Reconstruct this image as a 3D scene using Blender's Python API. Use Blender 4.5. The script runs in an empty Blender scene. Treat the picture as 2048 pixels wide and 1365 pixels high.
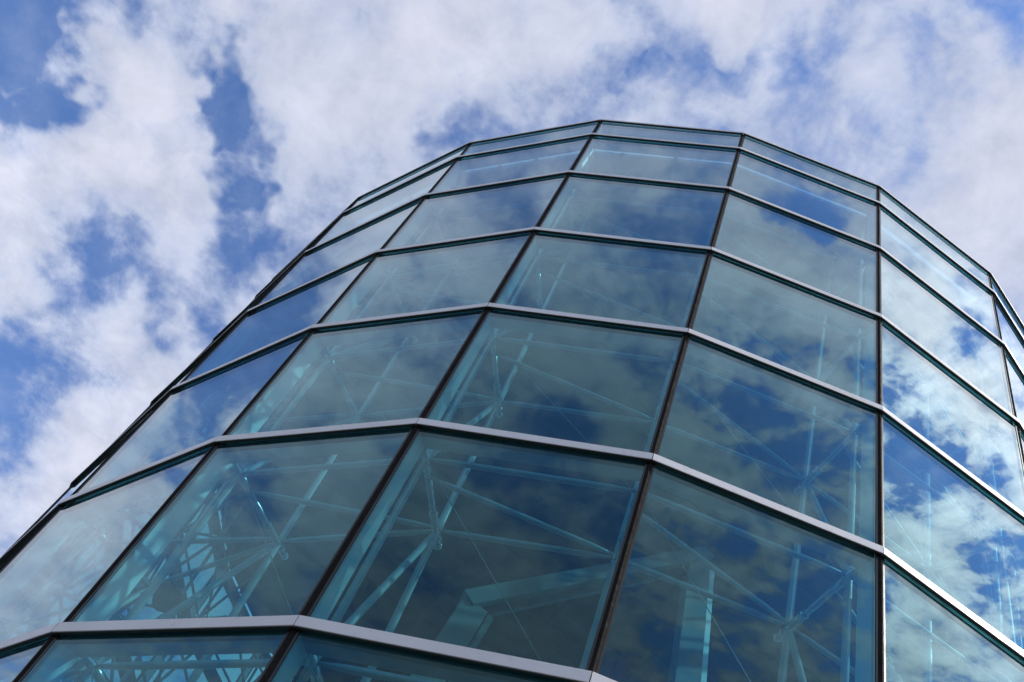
import bpy, math, random
import numpy as np
random.seed(4)
C = bpy.context.scene.collection
sc = bpy.context.scene
UNIT = 1.5            # metres per storey of glass
EYE = 1.6             # camera height

# ------------------------------------------------------------ camera
PITCH, ROLL = 1.1543087, 0.4613776
Fv = np.array([0, math.cos(PITCH), math.sin(PITCH)])
u_ = np.array([0, -math.sin(PITCH), math.cos(PITCH)])
x_ = np.array([1., 0, 0])
Xv = math.cos(ROLL) * x_ + math.sin(ROLL) * u_
Uv = -math.sin(ROLL) * x_ + math.cos(ROLL) * u_
cam_d = bpy.data.cameras.new('camera')
cam = bpy.data.objects.new('camera', cam_d)
C.objects.link(cam)
from mathutils import Matrix, Vector
cam.matrix_world = Matrix([[Xv[0], Uv[0], -Fv[0], 0], [Xv[1], Uv[1], -Fv[1], 0], [Xv[2], Uv[2], -Fv[2], EYE], [0, 0, 0, 1]])
cam_d.sensor_width = 36
cam_d.lens = 1578.716 / 2048 * 36
cam_d.clip_start = 0.05
cam_d.clip_end = 4000
sc.camera = cam
sc.view_settings.view_transform = 'Standard'
sc.view_settings.look = 'None'
sc.view_settings.gamma = 1
sc.view_settings.use_curve_mapping = False
sc.view_settings.exposure = 0.85
sc.cycles.max_bounces = 8
sc.cycles.diffuse_bounces = 2
sc.cycles.use_light_tree = False
sc.cycles.transparent_max_bounces = 24
sc.cycles.glossy_bounces = 3
sc.cycles.caustics_reflective = False
sc.cycles.caustics_refractive = False

# ------------------------------------------------------------ node helpers
class NT:
    def __init__(s, tree):
        s.t = tree; s.n = tree.nodes; s.l = tree.links
    def new(s, typ, **kw):
        n = s.n.new(typ)
        for k, v in kw.items(): setattr(n, k, v)
        return n
    def put(s, sock, v):
        if v is None: return
        if hasattr(v, 'is_output'): s.l.new(v, sock)
        else: sock.default_value = v
    def math(s, op, a, b=None, c=None, clamp=False):
        n = s.new('ShaderNodeMath', operation=op, use_clamp=clamp)
        s.put(n.inputs[0], a); s.put(n.inputs[1], b); s.put(n.inputs[2], c)
        return n.outputs[0]
    def vmath(s, op, a, b=None, scale=None):
        n = s.new('ShaderNodeVectorMath', operation=op)
        s.put(n.inputs[0], a); s.put(n.inputs[1], b)
        if scale is not None: s.put(n.inputs['Scale'], scale)
        return n.outputs['Value'] if op in ('DISTANCE', 'LENGTH', 'DOT_PRODUCT') else n.outputs[0]
    def noise(s, vec, scale, detail=8, rough=.55, dist=0, lac=2.0, out='Fac'):
        n = s.new('ShaderNodeTexNoise')
        if vec is not None: s.put(n.inputs['Vector'], vec)
        n.inputs['Scale'].default_value = scale; n.inputs['Detail'].default_value = detail
        n.inputs['Roughness'].default_value = rough; n.inputs['Distortion'].default_value = dist
        n.inputs['Lacunarity'].default_value = lac
        return n.outputs[out]
    def maprange(s, v, a, b, c, d, interp='LINEAR'):
        n = s.new('ShaderNodeMapRange', interpolation_type=interp)
        s.put(n.inputs[0], v)
        for i, q in enumerate((a, b, c, d)): n.inputs[i + 1].default_value = q
        return n.outputs[0]
    def mix(s, f, a, b, blend='MIX'):
        n = s.new('ShaderNodeMix', data_type='RGBA', blend_type=blend)
        s.put(n.inputs[0], f); s.put(n.inputs[6], a); s.put(n.inputs[7], b)
        return n.outputs[2]

# ------------------------------------------------------------ world: clear sky with a broken cloud layer
SUN_AZ, SUN_EL = math.radians(-24), math.radians(35)      # azimuth counted from +X towards +Y
sun_dir = Vector((math.cos(SUN_EL) * math.cos(SUN_AZ), math.cos(SUN_EL) * math.sin(SUN_AZ), math.sin(SUN_EL)))
w = bpy.data.worlds.new('World'); sc.world = w; w.use_nodes = True
N = NT(w.node_tree); N.n.clear()
sky = N.new('ShaderNodeTexSky', sky_type='NISHITA', sun_disc=False, sun_elevation=SUN_EL)
sky.sun_rotation = math.pi / 2 - SUN_AZ                     # Blender counts this one clockwise from +Y
sky.air_density = 1.0; sky.dust_density = 0.0; sky.ozone_density = 5; sky.altitude = 100
tc = N.new('ShaderNodeTexCoord')
D = tc.outputs['Generated']
sep = N.new('ShaderNodeSeparateXYZ'); N.l.new(D, sep.inputs[0])
den = N.math('ADD', N.math('MAXIMUM', sep.outputs[2], 0.0), 0.18)
comb = N.new('ShaderNodeCombineXYZ')
N.l.new(N.math('DIVIDE', sep.outputs[0], den), comb.inputs[0])
N.l.new(N.math('DIVIDE', sep.outputs[1], den), comb.inputs[1])
plane = comb.outputs[0]
# warp of the sky direction, so that the cloud masses below get ragged outlines
wn = N.noise(D, 6.0, 4, .62, out='Color')
warp = N.vmath('SCALE', N.vmath('SUBTRACT', wn, (.5, .5, .5)), scale=0.26)
DW = N.vmath('NORMALIZE', N.vmath('ADD', D, warp))
cover = N.noise(plane, 4.2, 9, .58, .25)
fine = N.noise(plane, 14.0, 8, .64, .2)
# clouds towards the sun are brighter and harder-edged than those away from it
sund = N.vmath('DOT_PRODUCT', D, tuple(sun_dir))
crisp = N.math('MULTIPLY', N.maprange(sund, .42, .92, .15, 1), N.maprange(sep.outputs[2], .88, .72, 0, 1))
cover = N.math('ADD', N.math('MULTIPLY_ADD', cover, 1.3, -.045), N.math('MULTIPLY', N.math('SUBTRACT', fine, .5), N.math('MULTIPLY_ADD', crisp, 1.0, .47)))
# cloud masses (+) and clear patches (-): direction, angular radius (rad), weight
BLOBS = [(-0.593, 0.297, 0.749, 0.082, -0.26), (-0.567, 0.334, 0.753, 0.057, -0.24), (-0.548, 0.240, 0.802, 0.070, 0.12), (-0.551, 0.365, 0.751, 0.063, -0.36), (-0.607, 0.257, 0.752, 0.057, -0.12), (-0.477, 0.216, 0.852, 0.032, -0.15), (-0.447, 0.245, 0.861, 0.044, -0.30), (-0.423, 0.276, 0.863, 0.063, -0.42), (-0.406, 0.316, 0.858, 0.044, -0.20), (-0.389, 0.357, 0.849, 0.048, -0.34), (-0.425, 0.195, 0.884, 0.044, -0.20), (-0.457, 0.316, 0.832, 0.029, -0.22), (-0.467, 0.439, 0.767, 0.051, -0.30), (-0.471, 0.486, 0.736, 0.063, -0.30), (-0.534, 0.413, 0.737, 0.038, -0.15), (-0.369, 0.468, 0.803, 0.054, -0.28), (-0.360, 0.395, 0.846, 0.048, -0.30), (-0.564, 0.365, 0.741, 0.051, -0.20), (-0.338, 0.510, 0.791, 0.044, -0.22), (-0.441, 0.622, 0.647, 0.070, -0.26), (-0.438, 0.594, 0.674, 0.057, -0.14), (-0.337, 0.639, 0.692, 0.082, 0.20), (-0.377, 0.671, 0.639, 0.057, 0.15), (-0.495, 0.532, 0.687, 0.044, 0.12), (-0.160, 0.187, 0.969, 0.051, -0.32), (-0.112, 0.149, 0.982, 0.038, -0.32), (-0.173, 0.215, 0.961, 0.038, -0.25), (-0.041, 0.078, 0.996, 0.032, -0.15), (-0.007, 0.066, 0.998, 0.025, -0.12), (0.022, 0.022, 1.000, 0.044, -0.08), (-0.033, -0.007, 0.999, 0.044, -0.16), (0.049, -0.032, 0.998, 0.038, -0.20), (0.093, -0.011, 0.996, 0.038, -0.18), (0.148, -0.045, 0.988, 0.041, -0.22), (0.210, -0.105, 0.972, 0.051, -0.22), (0.253, -0.097, 0.962, 0.038, -0.25), (0.301, -0.135, 0.944, 0.051, -0.22), (0.309, -0.159, 0.938, 0.051, -0.20), (0.275, -0.040, 0.961, 0.051, -0.15), (0.324, 0.012, 0.946, 0.051, -0.12), (0.067, 0.044, 0.997, 0.051, 0.12), (-0.500, 0.430, 0.752, 0.038, -0.12), (-0.505, 0.504, 0.700, 0.038, -0.12), (-0.500, 0.335, 0.798, 0.114, 0.22), (-0.545, 0.276, 0.792, 0.076, 0.12), (-0.311, 0.309, 0.899, 0.127, 0.20), (-0.245, 0.137, 0.960, 0.114, 0.20), (-0.394, 0.525, 0.754, 0.063, 0.25), (-0.459, 0.193, 0.867, 0.038, 0.20), (-0.553, 0.393, 0.735, 0.051, 0.20), (-0.512, 0.465, 0.722, 0.051, 0.15), (-0.097, 0.046, 0.994, 0.082, 0.18), (0.123, 0.029, 0.992, 0.082, 0.20), (0.380, 0.016, 0.925, 0.101, 0.20), (0.060, -0.057, 0.997, 0.032, 0.25), (-0.432, 0.361, 0.826, 0.070, 0.15), (0.188, -0.519, 0.834, 0.044, -0.35), (0.150, -0.501, 0.852, 0.044, -0.30), (0.190, -0.549, 0.814, 0.038, -0.20), (0.534, -0.342, 0.773, 0.063, -0.35), (0.568, -0.405, 0.716, 0.051, -0.35), (0.591, -0.429, 0.684, 0.038, -0.30), (0.609, -0.449, 0.654, 0.057, -0.30), (0.683, -0.508, 0.526, 0.035, -0.30), (0.696, -0.410, 0.589, 0.044, -0.30), (0.665, -0.388, 0.638, 0.038, -0.20), (0.489, -0.323, 0.810, 0.038, -0.25), (0.499, -0.390, 0.774, 0.070, 0.25), (0.460, -0.351, 0.815, 0.082, 0.25), (0.652, -0.471, 0.595, 0.051, 0.22), (0.715, -0.481, 0.508, 0.070, 0.28), (0.720, -0.428, 0.547, 0.063, 0.20), (0.600, -0.373, 0.708, 0.057, 0.25), (0.565, -0.077, 0.821, 0.057, -0.35), (0.608, -0.068, 0.791, 0.038, -0.35), (0.212, -0.713, 0.668, 0.057, -0.28), (0.321, -0.685, 0.654, 0.082, -0.22), (0.204, -0.785, 0.584, 0.070, -0.28), (0.326, -0.793, 0.515, 0.082, -0.20), (0.164, -0.614, 0.772, 0.114, 0.32), (0.208, -0.745, 0.634, 0.057, 0.25), (0.278, -0.793, 0.542, 0.044, 0.15), (0.271, -0.656, 0.704, 0.057, 0.15), (0.139, -0.749, 0.648, 0.044, 0.20), (0.223, -0.853, 0.471, 0.095, -0.25), (-0.219, -0.559, 0.800, 0.095, -0.30), (-0.233, -0.635, 0.736, 0.063, -0.22), (-0.323, -0.740, 0.590, 0.127, -0.28), (-0.390, -0.793, 0.467, 0.095, 0.34), (-0.346, -0.601, 0.720, 0.082, 0.25), (-0.300, -0.808, 0.508, 0.051, 0.15), (-0.179, -0.485, 0.856, 0.095, 0.18), (-0.302, -0.676, 0.672, 0.057, -0.20), (-0.671, -0.210, 0.711, 0.082, 0.20), (-0.744, -0.289, 0.602, 0.076, 0.22), (-0.686, -0.244, 0.685, 0.038, -0.25), (-0.726, -0.189, 0.661, 0.038, -0.22), (-0.801, -0.203, 0.563, 0.070, -0.30), (-0.595, -0.678, 0.432, 0.070, -0.20), (-0.811, -0.268, 0.520, 0.038, 0.15), (-0.586, -0.171, 0.792, 0.089, 0.18), (-0.451, -0.207, 0.868, 0.076, -0.12), (-0.766, 0.376, 0.522, 0.108, 0.35), (-0.715, 0.344, 0.608, 0.057, 0.30), (-0.725, 0.290, 0.625, 0.044, 0.30), (-0.674, 0.267, 0.688, 0.076, -0.42), (-0.634, 0.289, 0.717, 0.063, -0.40), (-0.616, 0.247, 0.748, 0.076, -0.42), (-0.576, 0.218, 0.788, 0.057, -0.30), (-0.543, 0.180, 0.820, 0.063, -0.30), (-0.415, 0.075, 0.907, 0.051, 0.25), (-0.463, 0.138, 0.875, 0.038, 0.20), (-0.553, -0.147, 0.820, 0.032, -0.35)]
for (dx, dy, dz, rad, wt) in BLOBS:
    k = 2.0 / (rad * rad)
    d = N.math('MULTIPLY_ADD', N.vmath('DOT_PRODUCT', DW, (dx, dy, dz)), k, 1.0 - k, clamp=True)
    cover = N.math('MULTIPLY_ADD', d, wt * .56, cover)
cover = N.math('MULTIPLY_ADD', N.math('MULTIPLY', N.math('SUBTRACT', cover, .545), crisp), .5, cover)
alpha = N.maprange(cover, 0.30, 0.64, 0.0, 1.0, 'SMOOTHSTEP')
thick = N.maprange(cover, 0.45, 0.95, 0.0, 1.0, 'SMOOTHSTEP')
skyb = N.mix(1.0, sky.outputs[0], (.110, .116, .134, 1), 'MULTIPLY')
ccol = N.mix(thick, (.29, .33, .44, 1), (.40, .415, .485, 1))
ccol = N.mix(1.0, ccol, N.mix(crisp, N.maprange(fine, .3, .7, .88, 1.06), N.maprange(fine, .3, .7, .66, 1.14)), 'MULTIPLY')
ccol = N.mix(1.0, ccol, N.maprange(crisp, 0, 1, 1.0, 1.4), 'MULTIPLY')
ccol = N.mix(1.0, ccol, N.mix(N.maprange(sund, .84, .97, 0, 1), (1, 1, 1, 1), (2.0, 1.88, 1.70, 1)), 'MULTIPLY')
veil = N.maprange(fine, .40, .78, .0, .24)               # thin high veil between the clouds
alpha = N.math('MAXIMUM', N.math('MULTIPLY', alpha, .95), veil)
col = N.mix(alpha, skyb, ccol)
bg = N.new('ShaderNodeBackground'); N.l.new(col, bg.inputs[0]); bg.inputs[1].default_value = 1.0
wo = N.new('ShaderNodeOutputWorld'); N.l.new(bg.outputs[0], wo.inputs[0])

sl = bpy.data.lights.new('sun', 'SUN'); sl.energy = 2.6; sl.angle = math.radians(.53); sl.color = (1, .95, .88)
so = bpy.data.objects.new('sun', sl); C.objects.link(so)
so.rotation_euler = sun_dir.to_track_quat('Z', 'Y').to_euler()

# ------------------------------------------------------------ materials
def mat(name):
    m = bpy.data.materials.new(name); m.use_nodes = True
    m.node_tree.nodes.clear()
    return m, NT(m.node_tree)
def principled(name, base, rough=.5, metal=0., var=.12, vscale=6, bump=0., bscale=40, dirt=None):
    m, N = mat(name)
    p = N.new('ShaderNodeBsdfPrincipled')
    tcn = N.new('ShaderNodeTexCoord').outputs['Object']
    f = N.noise(tcn, vscale, 7, .6)
    a = tuple(c * (1 - var) for c in base) + (1,); b = tuple(min(1, c * (1 + var)) for c in base) + (1,)
    colr = N.mix(N.maprange(f, .3, .7, 0, 1), a, b)
    if dirt:
        g = N.noise(tcn, vscale * 5, 9, .7, 1.0)
        colr = N.mix(N.maprange(g, .56, .72, 0, dirt[1]), colr, dirt[0] + (1,))
    oi = N.new('ShaderNodeObjectInfo')
    colr = N.mix(1.0, colr, N.maprange(oi.outputs['Random'], 0, 1, .93, 1.05), 'MULTIPLY')
    N.l.new(colr, p.inputs['Base Color'])
    N.l.new(N.maprange(N.noise(tcn, vscale * 3, 5, .6), .3, .7, rough * .8, min(1, rough * 1.2)), p.inputs['Roughness'])
    p.inputs['Metallic'].default_value = metal
    if bump:
        b_ = N.new('ShaderNodeBump'); b_.inputs['Strength'].default_value = bump
        N.l.new(N.noise(tcn, bscale, 4, .6), b_.inputs['Height']); N.l.new(b_.outputs[0], p.inputs['Normal'])
    o = N.new('ShaderNodeOutputMaterial'); N.l.new(p.outputs[0], o.inputs[0])
    return m
M_cap = principled('white_powder_coat', (.82, .81, .81), .42, 0, .05, 3, 0, 40, ((.32, .29, .25), .35))
M_under = principled('dark_plate_and_soffit_shade', (.045, .05, .042), .5, 0, .2, 8)  # pressure plate colour, also used to paint the shade under the caps
M_black = principled('black_rubber', (.012, .012, .012), .45)
M_seal = principled('brown_silicone_joint', (.018, .017, .0165), .85, 0, .25, 9, .25, 60, ((.10, .08, .065), .4))
M_seal.node_tree.nodes['Principled BSDF'].inputs['Specular IOR Level'].default_value = .05
M_steel = principled('pale_painted_steel', (.40, .44, .46), .42, 0, .06, 4)
M_rod = principled('bare_steel_strut', (.55, .57, .57), .25, .85, .1, 5)
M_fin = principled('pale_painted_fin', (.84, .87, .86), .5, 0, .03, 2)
M_deck = principled('grey_roof_deck', (.09, .10, .105), .8, 0, .15, 2)
M_beam = principled('grey_painted_beam', (.26, .29, .30), .55, 0, .08, 2)
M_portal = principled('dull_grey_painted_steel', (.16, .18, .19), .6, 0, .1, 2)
M_dark = principled('dark_metal', (.03, .032, .036), .45, .3)
M_pave = principled('dark_paving', (.07, .07, .065), .85, 0, .2, 1.5, .3, 30)
M_floor = principled('interior_floor', (.08, .08, .085), .6, 0, .1, 1)

def glass(name='tinted_glass'):
    m, N = mat(name)
    tcn = N.new('ShaderNodeTexCoord').outputs['Object']
    lw = N.new('ShaderNodeLayerWeight'); lw.inputs['Blend'].default_value = .5
    # faint roller wave in the toughened pane
    bmp = N.new('ShaderNodeBump'); bmp.inputs['Strength'].default_value = .035; bmp.inputs['Distance'].default_value = .05
    N.l.new(N.noise(tcn, 1.1, 2, .5), bmp.inputs['Height'])
    fr = N.math('POWER', lw.outputs['Facing'], 2.8)
    F0 = .030
    fr = N.math('MULTIPLY_ADD', fr, 1 - F0, F0)
    tr = N.new('ShaderNodeBsdfTransparent')
    oi = N.new('ShaderNodeObjectInfo')
    N.l.new(N.mix(oi.outputs['Random'], (.55, .83, .86, 1), (.61, .85, .88, 1)), tr.inputs[0])
    gl = N.new('ShaderNodeBsdfGlossy'); gl.inputs['Roughness'].default_value = 0.0
    gl.inputs['Color'].default_value = (.70, .93, .98, 1)
    N.l.new(N.mix(N.maprange(fr, .10, .40, 0, 1), (.55, .84, .90, 1), (.90, .97, 1, 1)), gl.inputs['Color'])
    N.l.new(bmp.outputs[0], gl.inputs['Normal'])
    mx = N.new('ShaderNodeMixShader'); N.l.new(fr, mx.inputs[0]); N.l.new(tr.outputs[0], mx.inputs[1]); N.l.new(gl.outputs[0], mx.inputs[2])
    # thin film of dust and rain streaks
    df = N.new('ShaderNodeBsdfDiffuse'); df.inputs[0].default_value = (.5, .5, .48, 1)
    mp = N.new('ShaderNodeMapping'); mp.inputs['Scale'].default_value = (9, 9, .7); N.l.new(tcn, mp.inputs[0])
    st = N.noise(mp.outputs[0], 2.0, 8, .7)
    sp = N.noise(tcn, 45, 3, .6)
    dirt = N.math('ADD', N.maprange(st, .35, .8, .001, .022), N.maprange(sp, .74, .80, 0, .07))
    gs = N.new('ShaderNodeSeparateXYZ'); N.l.new(N.new('ShaderNodeTexCoord').outputs['Generated'], gs.inputs[0])
    dirt = N.math('ADD', dirt, N.math('MULTIPLY', N.maprange(gs.outputs[2], 0.0, .16, .05, 0), N.maprange(st, .35, .7, .2, 1)))
    m2 = N.new('ShaderNodeMixShader'); N.l.new(dirt, m2.inputs[0]); N.l.new(mx.outputs[0], m2.inputs[1]); N.l.new(df.outputs[0], m2.inputs[2])
    o = N.new('ShaderNodeOutputMaterial'); N.l.new(m2.outputs[0], o.inputs[0])
    return m
M_glass = glass()

# ------------------------------------------------------------ mesh helpers
def W(v):                                    # storey units about the eye -> metres
    return (v[0] * UNIT, v[1] * UNIT, v[2] * UNIT + EYE)
def link(name, verts, faces, m, parent=None, smooth=False):
    me = bpy.data.meshes.new(name); me.from_pydata([tuple(map(float, v)) for v in verts], [], faces); me.update()
    ms = m if isinstance(m, (list, tuple)) else [m]
    for q in ms: me.materials.append(q)
    if smooth:
        me.polygons.foreach_set('use_smooth', [True] * len(me.polygons))
    o = bpy.data.objects.new(name, me); C.objects.link(o)
    if parent: o.parent = parent
    return o
HEX = [(0, 3, 2, 1), (4, 5, 6, 7), (0, 1, 5, 4), (1, 2, 6, 5), (2, 3, 7, 6), (3, 0, 4, 7)]
class MB:
    def __init__(s): s.v = []; s.f = []
    def hexa(s, c8):
        k = len(s.v); s.v += [W(p) for p in c8]; s.f += [tuple(i + k for i in f) for f in HEX]
    def loft(s, sections, cap=True):
        k = len(s.v); n = len(sections[0])
        for q in sections: s.v += [W(p) for p in q]
        for a in range(len(sections) - 1):
            for i in range(n):
                s.f.append((k + a * n + i, k + a * n + (i + 1) % n, k + (a + 1) * n + (i + 1) % n, k + (a + 1) * n + i))
        if cap:
            s.f.append(tuple(range(k + n - 1, k - 1, -1))); s.f.append(tuple(range(k + (len(sections) - 1) * n, k + len(sections) * n)))
    def tube(s, a, b, r, n=10, r2=None, taper=0):
        a = np.array(a, float); b = np.array(b, float); d = b - a; L = np.linalg.norm(d); d /= L
        q = np.array([0, 0, 1.]) if abs(d[2]) < .9 else np.array([1., 0, 0])
        e1 = np.cross(d, q); e1 /= np.linalg.norm(e1); e2 = np.cross(d, e1)
        ts = [(0, r), (L, r2 or r)]
        if taper: ts = [(0, r * .45), (taper, r), (L - taper, r), (L, r * .45)]
        s.loft([[a + d * t + (e1 * math.cos(x) + e2 * math.sin(x)) * rr for x in np.linspace(0, 2 * math.pi, n, endpoint=False)] for t, rr in ts])
    def ball(s, c, r, n=10, m=6, sq=(1, 1, 1)):
        secs = []
        for i in range(m + 1):
            ph = math.pi * (i + .02 if i == 0 else i - .02 if i == m else i) / m
            secs.append([np.array(c) + np.array([math.sin(ph) * math.cos(x) * sq[0], math.sin(ph) * math.sin(x) * sq[1], math.cos(ph) * sq[2]]) * r for x in np.linspace(0, 2 * math.pi, n, endpoint=False)])
        s.loft(secs)
    def beam(s, a, b, wd, dp, up=(0, 0, 1)):
        a = np.array(a, float); b = np.array(b, float); d = (b - a) / np.linalg.norm(b - a)
        e1 = np.cross(d, up); e1 /= np.linalg.norm(e1); e2 = np.cross(e1, d)
        s.loft([[p + e1 * (i * wd / 2) + e2 * (j * dp / 2) for i, j in ((-1, -1), (1, -1), (1, 1), (-1, 1))] for p in (a, b)])
    def build(s, name, m, parent=None, smooth=False):
        return link(name, s.v, s.f, m, parent, smooth)

# ------------------------------------------------------------ geometry of the leaning glass drum
AX, AY, APEX, KR, KX, KY = -0.304479301879053, 4.591645449834657, -12.481534012460033, -0.2279379356303781, -0.11219246568881192, -0.011836805415011755
HS = [7.123, 6.698, 5.7636, 4.7107, 3.7184, 2.7256, 1.7256, 0.7256, -0.2744, -1.0667]     # ring levels, top to ground
TH = [3.389895736039827, 3.6829947448789646, 3.9583558582940492, 4.2291907974511425, 4.504812903571271, 4.780315913821525, 5.057049909015064]
RS = [1.006317174051033, 0.9983435451265908, 0.9954106905214879, 0.9944060101803173, 0.9971403186468547, 1.0012527303969918, 1.0069762061270024]
NM = 23
step = (TH[0] + 2 * math.pi - TH[-1]) / (NM - 6)
for i in range(1, NM - 6):
    TH.append(TH[6] + step * i); RS.append(1.0065)
def M(j, h):
    j %= NM; d = APEX - h; R = KR * d * RS[j]
    return np.array([AX + KX * d + R * math.cos(TH[j]), AY + KY * d + R * math.sin(TH[j]), h])
def unit(v): return v / np.linalg.norm(v)
G = [unit(M(j, 5) - M(j, 0)) for j in range(NM)]
NF = []
for j in range(NM):
    t = M(j + 1, 2) - M(j, 2); NF.append(unit(np.cross(t, G[j] + G[(j + 1) % NM])))
B = [np.linalg.solve(np.array([NF[j - 1], NF[j], G[j]]), np.array([1., 1., 0])) for j in range(NM)]
def Q(j, h, d=0, u=0):                      # d: outward, u: up along the mullion
    j %= NM
    return M(j, h) + d * B[j] + u * G[j]
def QF(j, h, s, d=0, u=0):                  # on facet j, s storey units in from its left (s>=0) or right (s<0) mullion
    a, b = Q(j, h, d, u), Q(j + 1, h, d, u); e = unit(b - a)
    return a + e * s if s >= 0 else b + e * s
GL0, GL1 = -.020, -.031                    # outer and inner face of the glass

tower = bpy.data.objects.new('glass_tower', None); C.objects.link(tower)
tower.location = (0, 0, 0)
tower['label'] = 'flared round tower clad in tinted glass panes between white horizontal caps'
tower['category'] = 'building'

for j in range(NM):
    # --- mullion joint: brown ridge of silicone between black gaskets, one per corner of the drum
    b = MB()
    prof = [(-.0115, -.023), (-.0115, -.0185), (-.004, -.0145), (0, -.0122), (.004, -.0145), (.0115, -.0185), (.0115, -.023)]
    secs = []
    for h in HS:
        row = []
        for s, d in prof:
            if s < 0: row.append(QF(j - 1, h, s, d))
            elif s == 0: row.append(Q(j, h, d))
            else: row.append(QF(j, h, s, d))
        secs.append(row)
    b.loft(secs)
    mu = b.build('mullion', M_seal, tower)
    b = MB()
    for side in (0, 1):
        sec = []
        for h in HS:
            if side: sec.append([QF(j, h, .0118, -.0235), QF(j, h, .0118, -.0180), QF(j, h, .0195, -.0180), QF(j, h, .0195, -.0235)])
            else: sec.append([QF(j - 1, h, -.0118, -.0235), QF(j - 1, h, -.0118, -.0180), QF(j - 1, h, -.0195, -.0180), QF(j - 1, h, -.0195, -.0235)])
        b.loft(sec)
    b.build('gasket', M_black, mu)
    # --- inner fin plate standing behind the joint
    b = MB(); e = unit(np.cross(B[j], G[j])) * .011
    b.loft([[Q(j, h, -.041) - e, Q(j, h, -.041) + e, Q(j, h, -.135) + e, Q(j, h, -.135) - e] for h in HS])
    b.build('fin', M_fin, tower)

for j in range(NM):
    for n in range(len(HS) - 1):
        ht, hb = HS[n], HS[n + 1]
        # pane
        b = MB()
        t0, t1, t2, t3 = [random.uniform(-.0009, .0009) for _ in range(4)]      # panes never sit quite in one plane
        b.hexa([QF(j, hb, .012, GL0 + t0, .012), QF(j, hb, -.012, GL0 + t1, .012), QF(j, hb, -.012, GL1 + t1, .012), QF(j, hb, .012, GL1 + t0, .012),
                QF(j, ht, .012, GL0 + t2, .009), QF(j, ht, -.012, GL0 + t3, .009), QF(j, ht, -.012, GL1 + t3, .009), QF(j, ht, .012, GL1 + t2, .009)])
        pane = b.build('pane', M_glass, tower)
    for n in range(len(HS) - 1):
        h = HS[n]
        ch = .039 if n else .028
        g = .0016
        # white cap
        b = MB()
        c = .0012
        rows = []
        for s in (g, -g):
            rows.append([QF(j, h, s, 0, c), QF(j, h, s, -c, 0), QF(j, h, s, -.0115, 0), QF(j, h, s, -.0115, ch), QF(j, h, s, -c, ch), QF(j, h, s, 0, ch - c)])
        b.loft(rows)
        cap = b.build('white_cap', M_cap, tower)
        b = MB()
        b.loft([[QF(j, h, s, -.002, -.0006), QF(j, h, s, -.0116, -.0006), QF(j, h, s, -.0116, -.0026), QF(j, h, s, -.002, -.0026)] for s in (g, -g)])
        b.build('soffit_shade_strip', M_under, cap)  # added dark strip: shade of the cap's underside put into its colour
        # dark pressure plate between cap and glass with a shadow groove
        b = MB()
        for (d0, d1, u0, u1) in ((-.0118, -.0125, .008, ch - .004), (-.0125, -.0196, .003, ch - .003)):
            b.loft([[QF(j, h, s, d0, u0), QF(j, h, s, d1, u0), QF(j, h, s, d1, u1), QF(j, h, s, d0, u1)] for s in (.002, -.002)])
        b.build('pressure_plate', M_under, cap)
        # inner transom box
        b = MB()
        b.loft([[QF(j, h, s, -.034, .002), QF(j, h, s, -.125, .002), QF(j, h, s, -.125, .036), QF(j, h, s, -.034, .036)] for s in (.014, -.014)])
        b.build('transom', M_beam, tower)

# --- space truss behind the glass
OD, ID = -.205, -.60
def O(j, n): return Q(j, HS[n], OD, .03)
def I(j, n): return Q(j, HS[n], ID, .02)
for j in range(NM):
    b = MB(); b.tube(Q(j, HS[1] + .1, -.205), Q(j, HS[-1], -.205), .0155, 10); b.build('outer_chord', M_steel, tower, True)
    b = MB(); b.tube(Q(j, HS[1] + .1, ID), Q(j, HS[-1], ID), .017, 10); b.build('inner_chord', M_steel, tower, True)
    for n in range(1, 8):
        b = MB()
        a0 = Q(j, HS[n], -.13, .035); i0 = Q(j, HS[n], ID - .07, .0)
        d = unit(i0 - a0)
        b.tube(a0, i0, .0145, 12); b.tube(a0 + d * .05, a0 + d * .17, .018, 12); b.tube(i0 - d * .19, i0 - d * .02, .018, 12); b.tube(i0 - d * .185, i0 - d * .175, .0205, 12); b.tube(i0 - d * .045, i0 - d * .035, .0205, 12)
        st = b.build('strut', M_rod, tower, True)
        b = MB(); b.ball(i0, .0205, 12, 8); b.ball(a0, .02, 12, 8); b.build('strut_end', M_rod, st, True)
        b = MB(); w_ = unit(np.cross(d, G[j])) * .004; p0, p1, p2 = Q(j, HS[n], -.132, .085), Q(j, HS[n], -.132, -.03), a0 + d * .12
        b.loft([[q - w_ for q in (p0, p1, p2)], [q + w_ for q in (p0, p1, p2)]]); b.build('gusset_plate', M_steel, st)
        b = MB(); b.tube(O(j, n), O(j + 1, n), .013, 10, taper=.12); b.build('outer_ring_tube', M_steel, tower, True)
        b = MB(); b.tube(I(j, n), I(j + 1, n), .013, 10, taper=.12); b.build('inner_ring_tube', M_steel, tower, True)
        b = MB(); b.tube(Q(j, HS[n], OD - .09, .02), I(j + 1, n) + np.array([0, 0, .02]), .0125, 10, taper=.12); b.build('cross_brace', M_steel, tower, True)
        if n < 7:
            b = MB(); b.tube(I(j, n), O(j, n + 1), .015, 10, taper=.08); b.build('truss_diagonal', M_steel, tower, True)
            b = MB(); b.tube(O(j, n), Q(j + 1, HS[n + 1], OD - .02, .02), .0022, 6); b.build('tie_rod', M_beam, tower, True)

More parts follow.
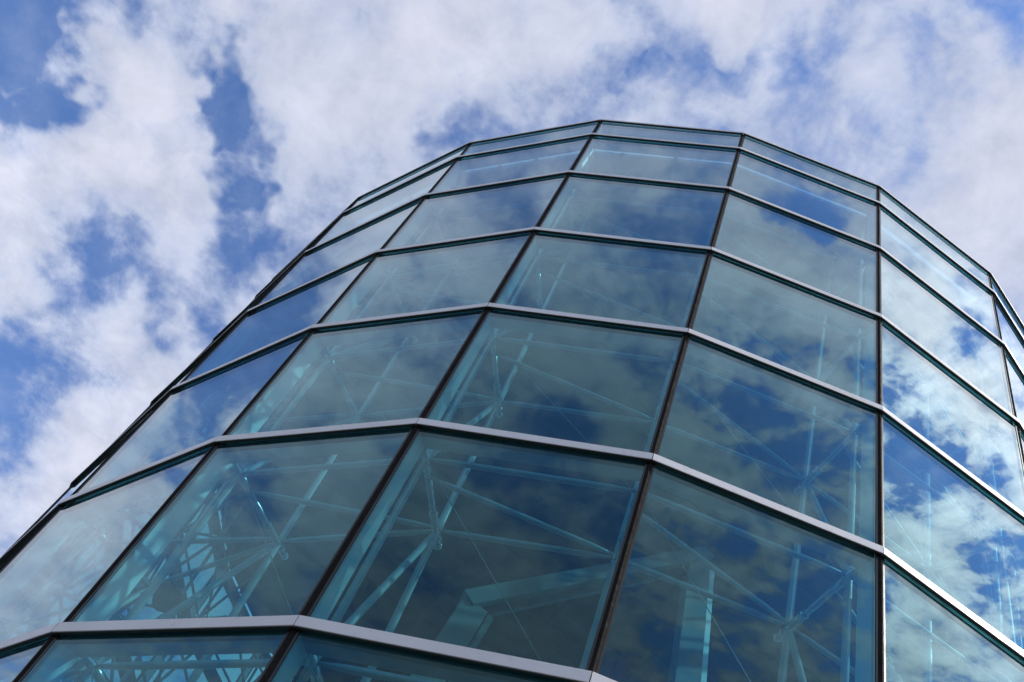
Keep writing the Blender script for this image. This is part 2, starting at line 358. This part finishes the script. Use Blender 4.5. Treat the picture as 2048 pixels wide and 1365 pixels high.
# --- roof: ribbed deck, purlins, rafters
hr = HS[1] + .02
def cen(h): d = APEX - h; return np.array([AX + KX * d, AY + KY * d, h])
ring_in = [Q(j, hr, -.16) for j in range(NM)]
b = MB(); b.loft([[p for p in ring_in], [p + np.array([0, 0, .10]) for p in ring_in]]); b.build('roof_deck', M_deck, tower)
cc = cen(hr); R = KR * (APEX - hr)
ang = math.radians(12); ca, sa = math.cos(ang), math.sin(ang)
for i in range(-16, 17):
    y = i * .24; hw = math.sqrt(max(0, (R * .955) ** 2 - y * y))
    if hw < .3: continue
    a = cc + np.array([-hw * ca - y * sa, -hw * sa + y * ca, -.018]); c_ = cc + np.array([hw * ca - y * sa, hw * sa + y * ca, -.018])
    b = MB(); b.beam(a, c_, .05, .033); b.build('deck_rib', M_deck, tower)
for i in range(-3, 4):
    y = i * 1.05; hw = math.sqrt(max(0, (R * .95) ** 2 - y * y))
    a = cc + np.array([-hw * -sa - y * ca, -hw * ca - y * sa, -.12]); c_ = cc + np.array([hw * -sa - y * ca, hw * ca - y * sa, -.12])
    b = MB(); b.beam(a, c_, .06, .10); b.build('rafter', M_deck, tower)

# --- floor inside and paving outside
b = MB(); b.loft([[Q(j, HS[-1], -.16, -.03) for j in range(NM)], [Q(j, HS[-1], -.16, .02) for j in range(NM)]]); fl = b.build('interior_floor', M_floor, None); fl['kind'] = 'structure'
g = link('ground', [(-1500, -1500, -.02), (1500, -1500, -.02), (1500, 1500, -.02), (-1500, 1500, -.02)], [(0, 1, 2, 3)], M_pave); g['kind'] = 'structure'

# ------------------------------------------------------------ steel portal frame standing inside the drum
def ray(px, py, y):
    d = Xv * ((px - 1024) / 1578.716) + Uv * ((682.5 - py) / 1578.716) + Fv
    return d * (y / d[1])

yp = 3.0
tl, tr_ = ray(955, 1205, yp), ray(1395, 1118, yp)
lo_l, lo_r = ray(872, 1335, yp), ray(1368, 1365, yp)
def down(a, b, z): d = b - a; return a + d * ((z - a[2]) / d[2])
zf = HS[-1] + .02
portal = bpy.data.objects.new('portal_frame', None); C.objects.link(portal)
portal['label'] = 'grey steel portal frame with two leaning legs standing inside the glass tower'
portal['category'] = 'steel frame'
portal.location = W((tl + tr_) / 2 * np.array([1, 1, 0]) + np.array([0, 0, zf]))
def child(b, name, m, parent, smooth=False):
    o = b.build(name, m, parent, smooth); o.matrix_parent_inverse = Matrix.Translation(-parent.location); return o
e = unit(tr_ - tl)
b = MB(); b.beam(tl - e * .09, tr_ + e * .09, .10, .13, (0, 1, 0)); child(b, 'beam', M_portal, portal)
b = MB(); b.beam(tl - e * .07 + np.array([0, .002, -.10]), tr_ + e * .07 + np.array([0, .002, -.10]), .05, .03, (0, 1, 0)); child(b, 'lower_flange', M_dark, portal)
for a, c_, m in ((tl, lo_l, M_portal), (tr_, lo_r, M_portal)):
    b = MB(); dd = unit(c_ - a); b.beam(a + dd * .075, down(a, c_, zf), .15, .10, (0, 1, 0)); lg = child(b, 'leg', m, portal)
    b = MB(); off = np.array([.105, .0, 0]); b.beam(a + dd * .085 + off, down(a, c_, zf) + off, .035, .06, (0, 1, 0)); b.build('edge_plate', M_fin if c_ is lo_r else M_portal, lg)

# ------------------------------------------------------------ floodlight clamped to the truss, seen against the sky at lower left
best = None
d0 = unit(ray(333, 1192, 1.0))
for t in np.arange(3.0, 6.0, .02):
    pnt = d0 * t
    for j in range(NM):
        for off in (ID,):
            q = Q(j, pnt[2], off); dist = np.linalg.norm(q - pnt)
            if best is None or dist < best[0]: best = (dist, pnt, q)
pc, anchor = best[1], best[2]
lamp = bpy.data.objects.new('floodlight', None); C.objects.link(lamp); lamp.location = W(pc)
lamp['label'] = 'round black floodlight clamped to the inner truss, dark against the sky at lower left'
lamp['category'] = 'floodlight'
b = MB()
ax_ = unit(np.array([.55, -.35, -.75])); q1 = unit(np.cross(ax_, [0, 0, 1])); q2 = np.cross(ax_, q1)
prof = [(-.062, .008), (-.06, .03), (-.045, .048), (-.015, .060), (.02, .066), (.03, .070), (.036, .070), (.036, .060), (.026, .056)]
b.loft([[pc + ax_ * t + (q1 * math.cos(x) + q2 * math.sin(x)) * r for x in np.linspace(0, 2 * math.pi, 20, endpoint=False)] for t, r in prof])
child(b, 'housing', M_dark, lamp, True)
b = MB()
for sgn in (-1, 1): b.beam(pc + q1 * .078 * sgn, pc + q1 * .078 * sgn - ax_ * .09, .012, .02, tuple(q2))
b.beam(pc + q1 * .084 - ax_ * .09, pc - q1 * .084 - ax_ * .09, .02, .012, tuple(ax_ + q2 * .3))
b.tube(pc - ax_ * .09, anchor, .010, 8)
child(b, 'bracket', M_dark, lamp)
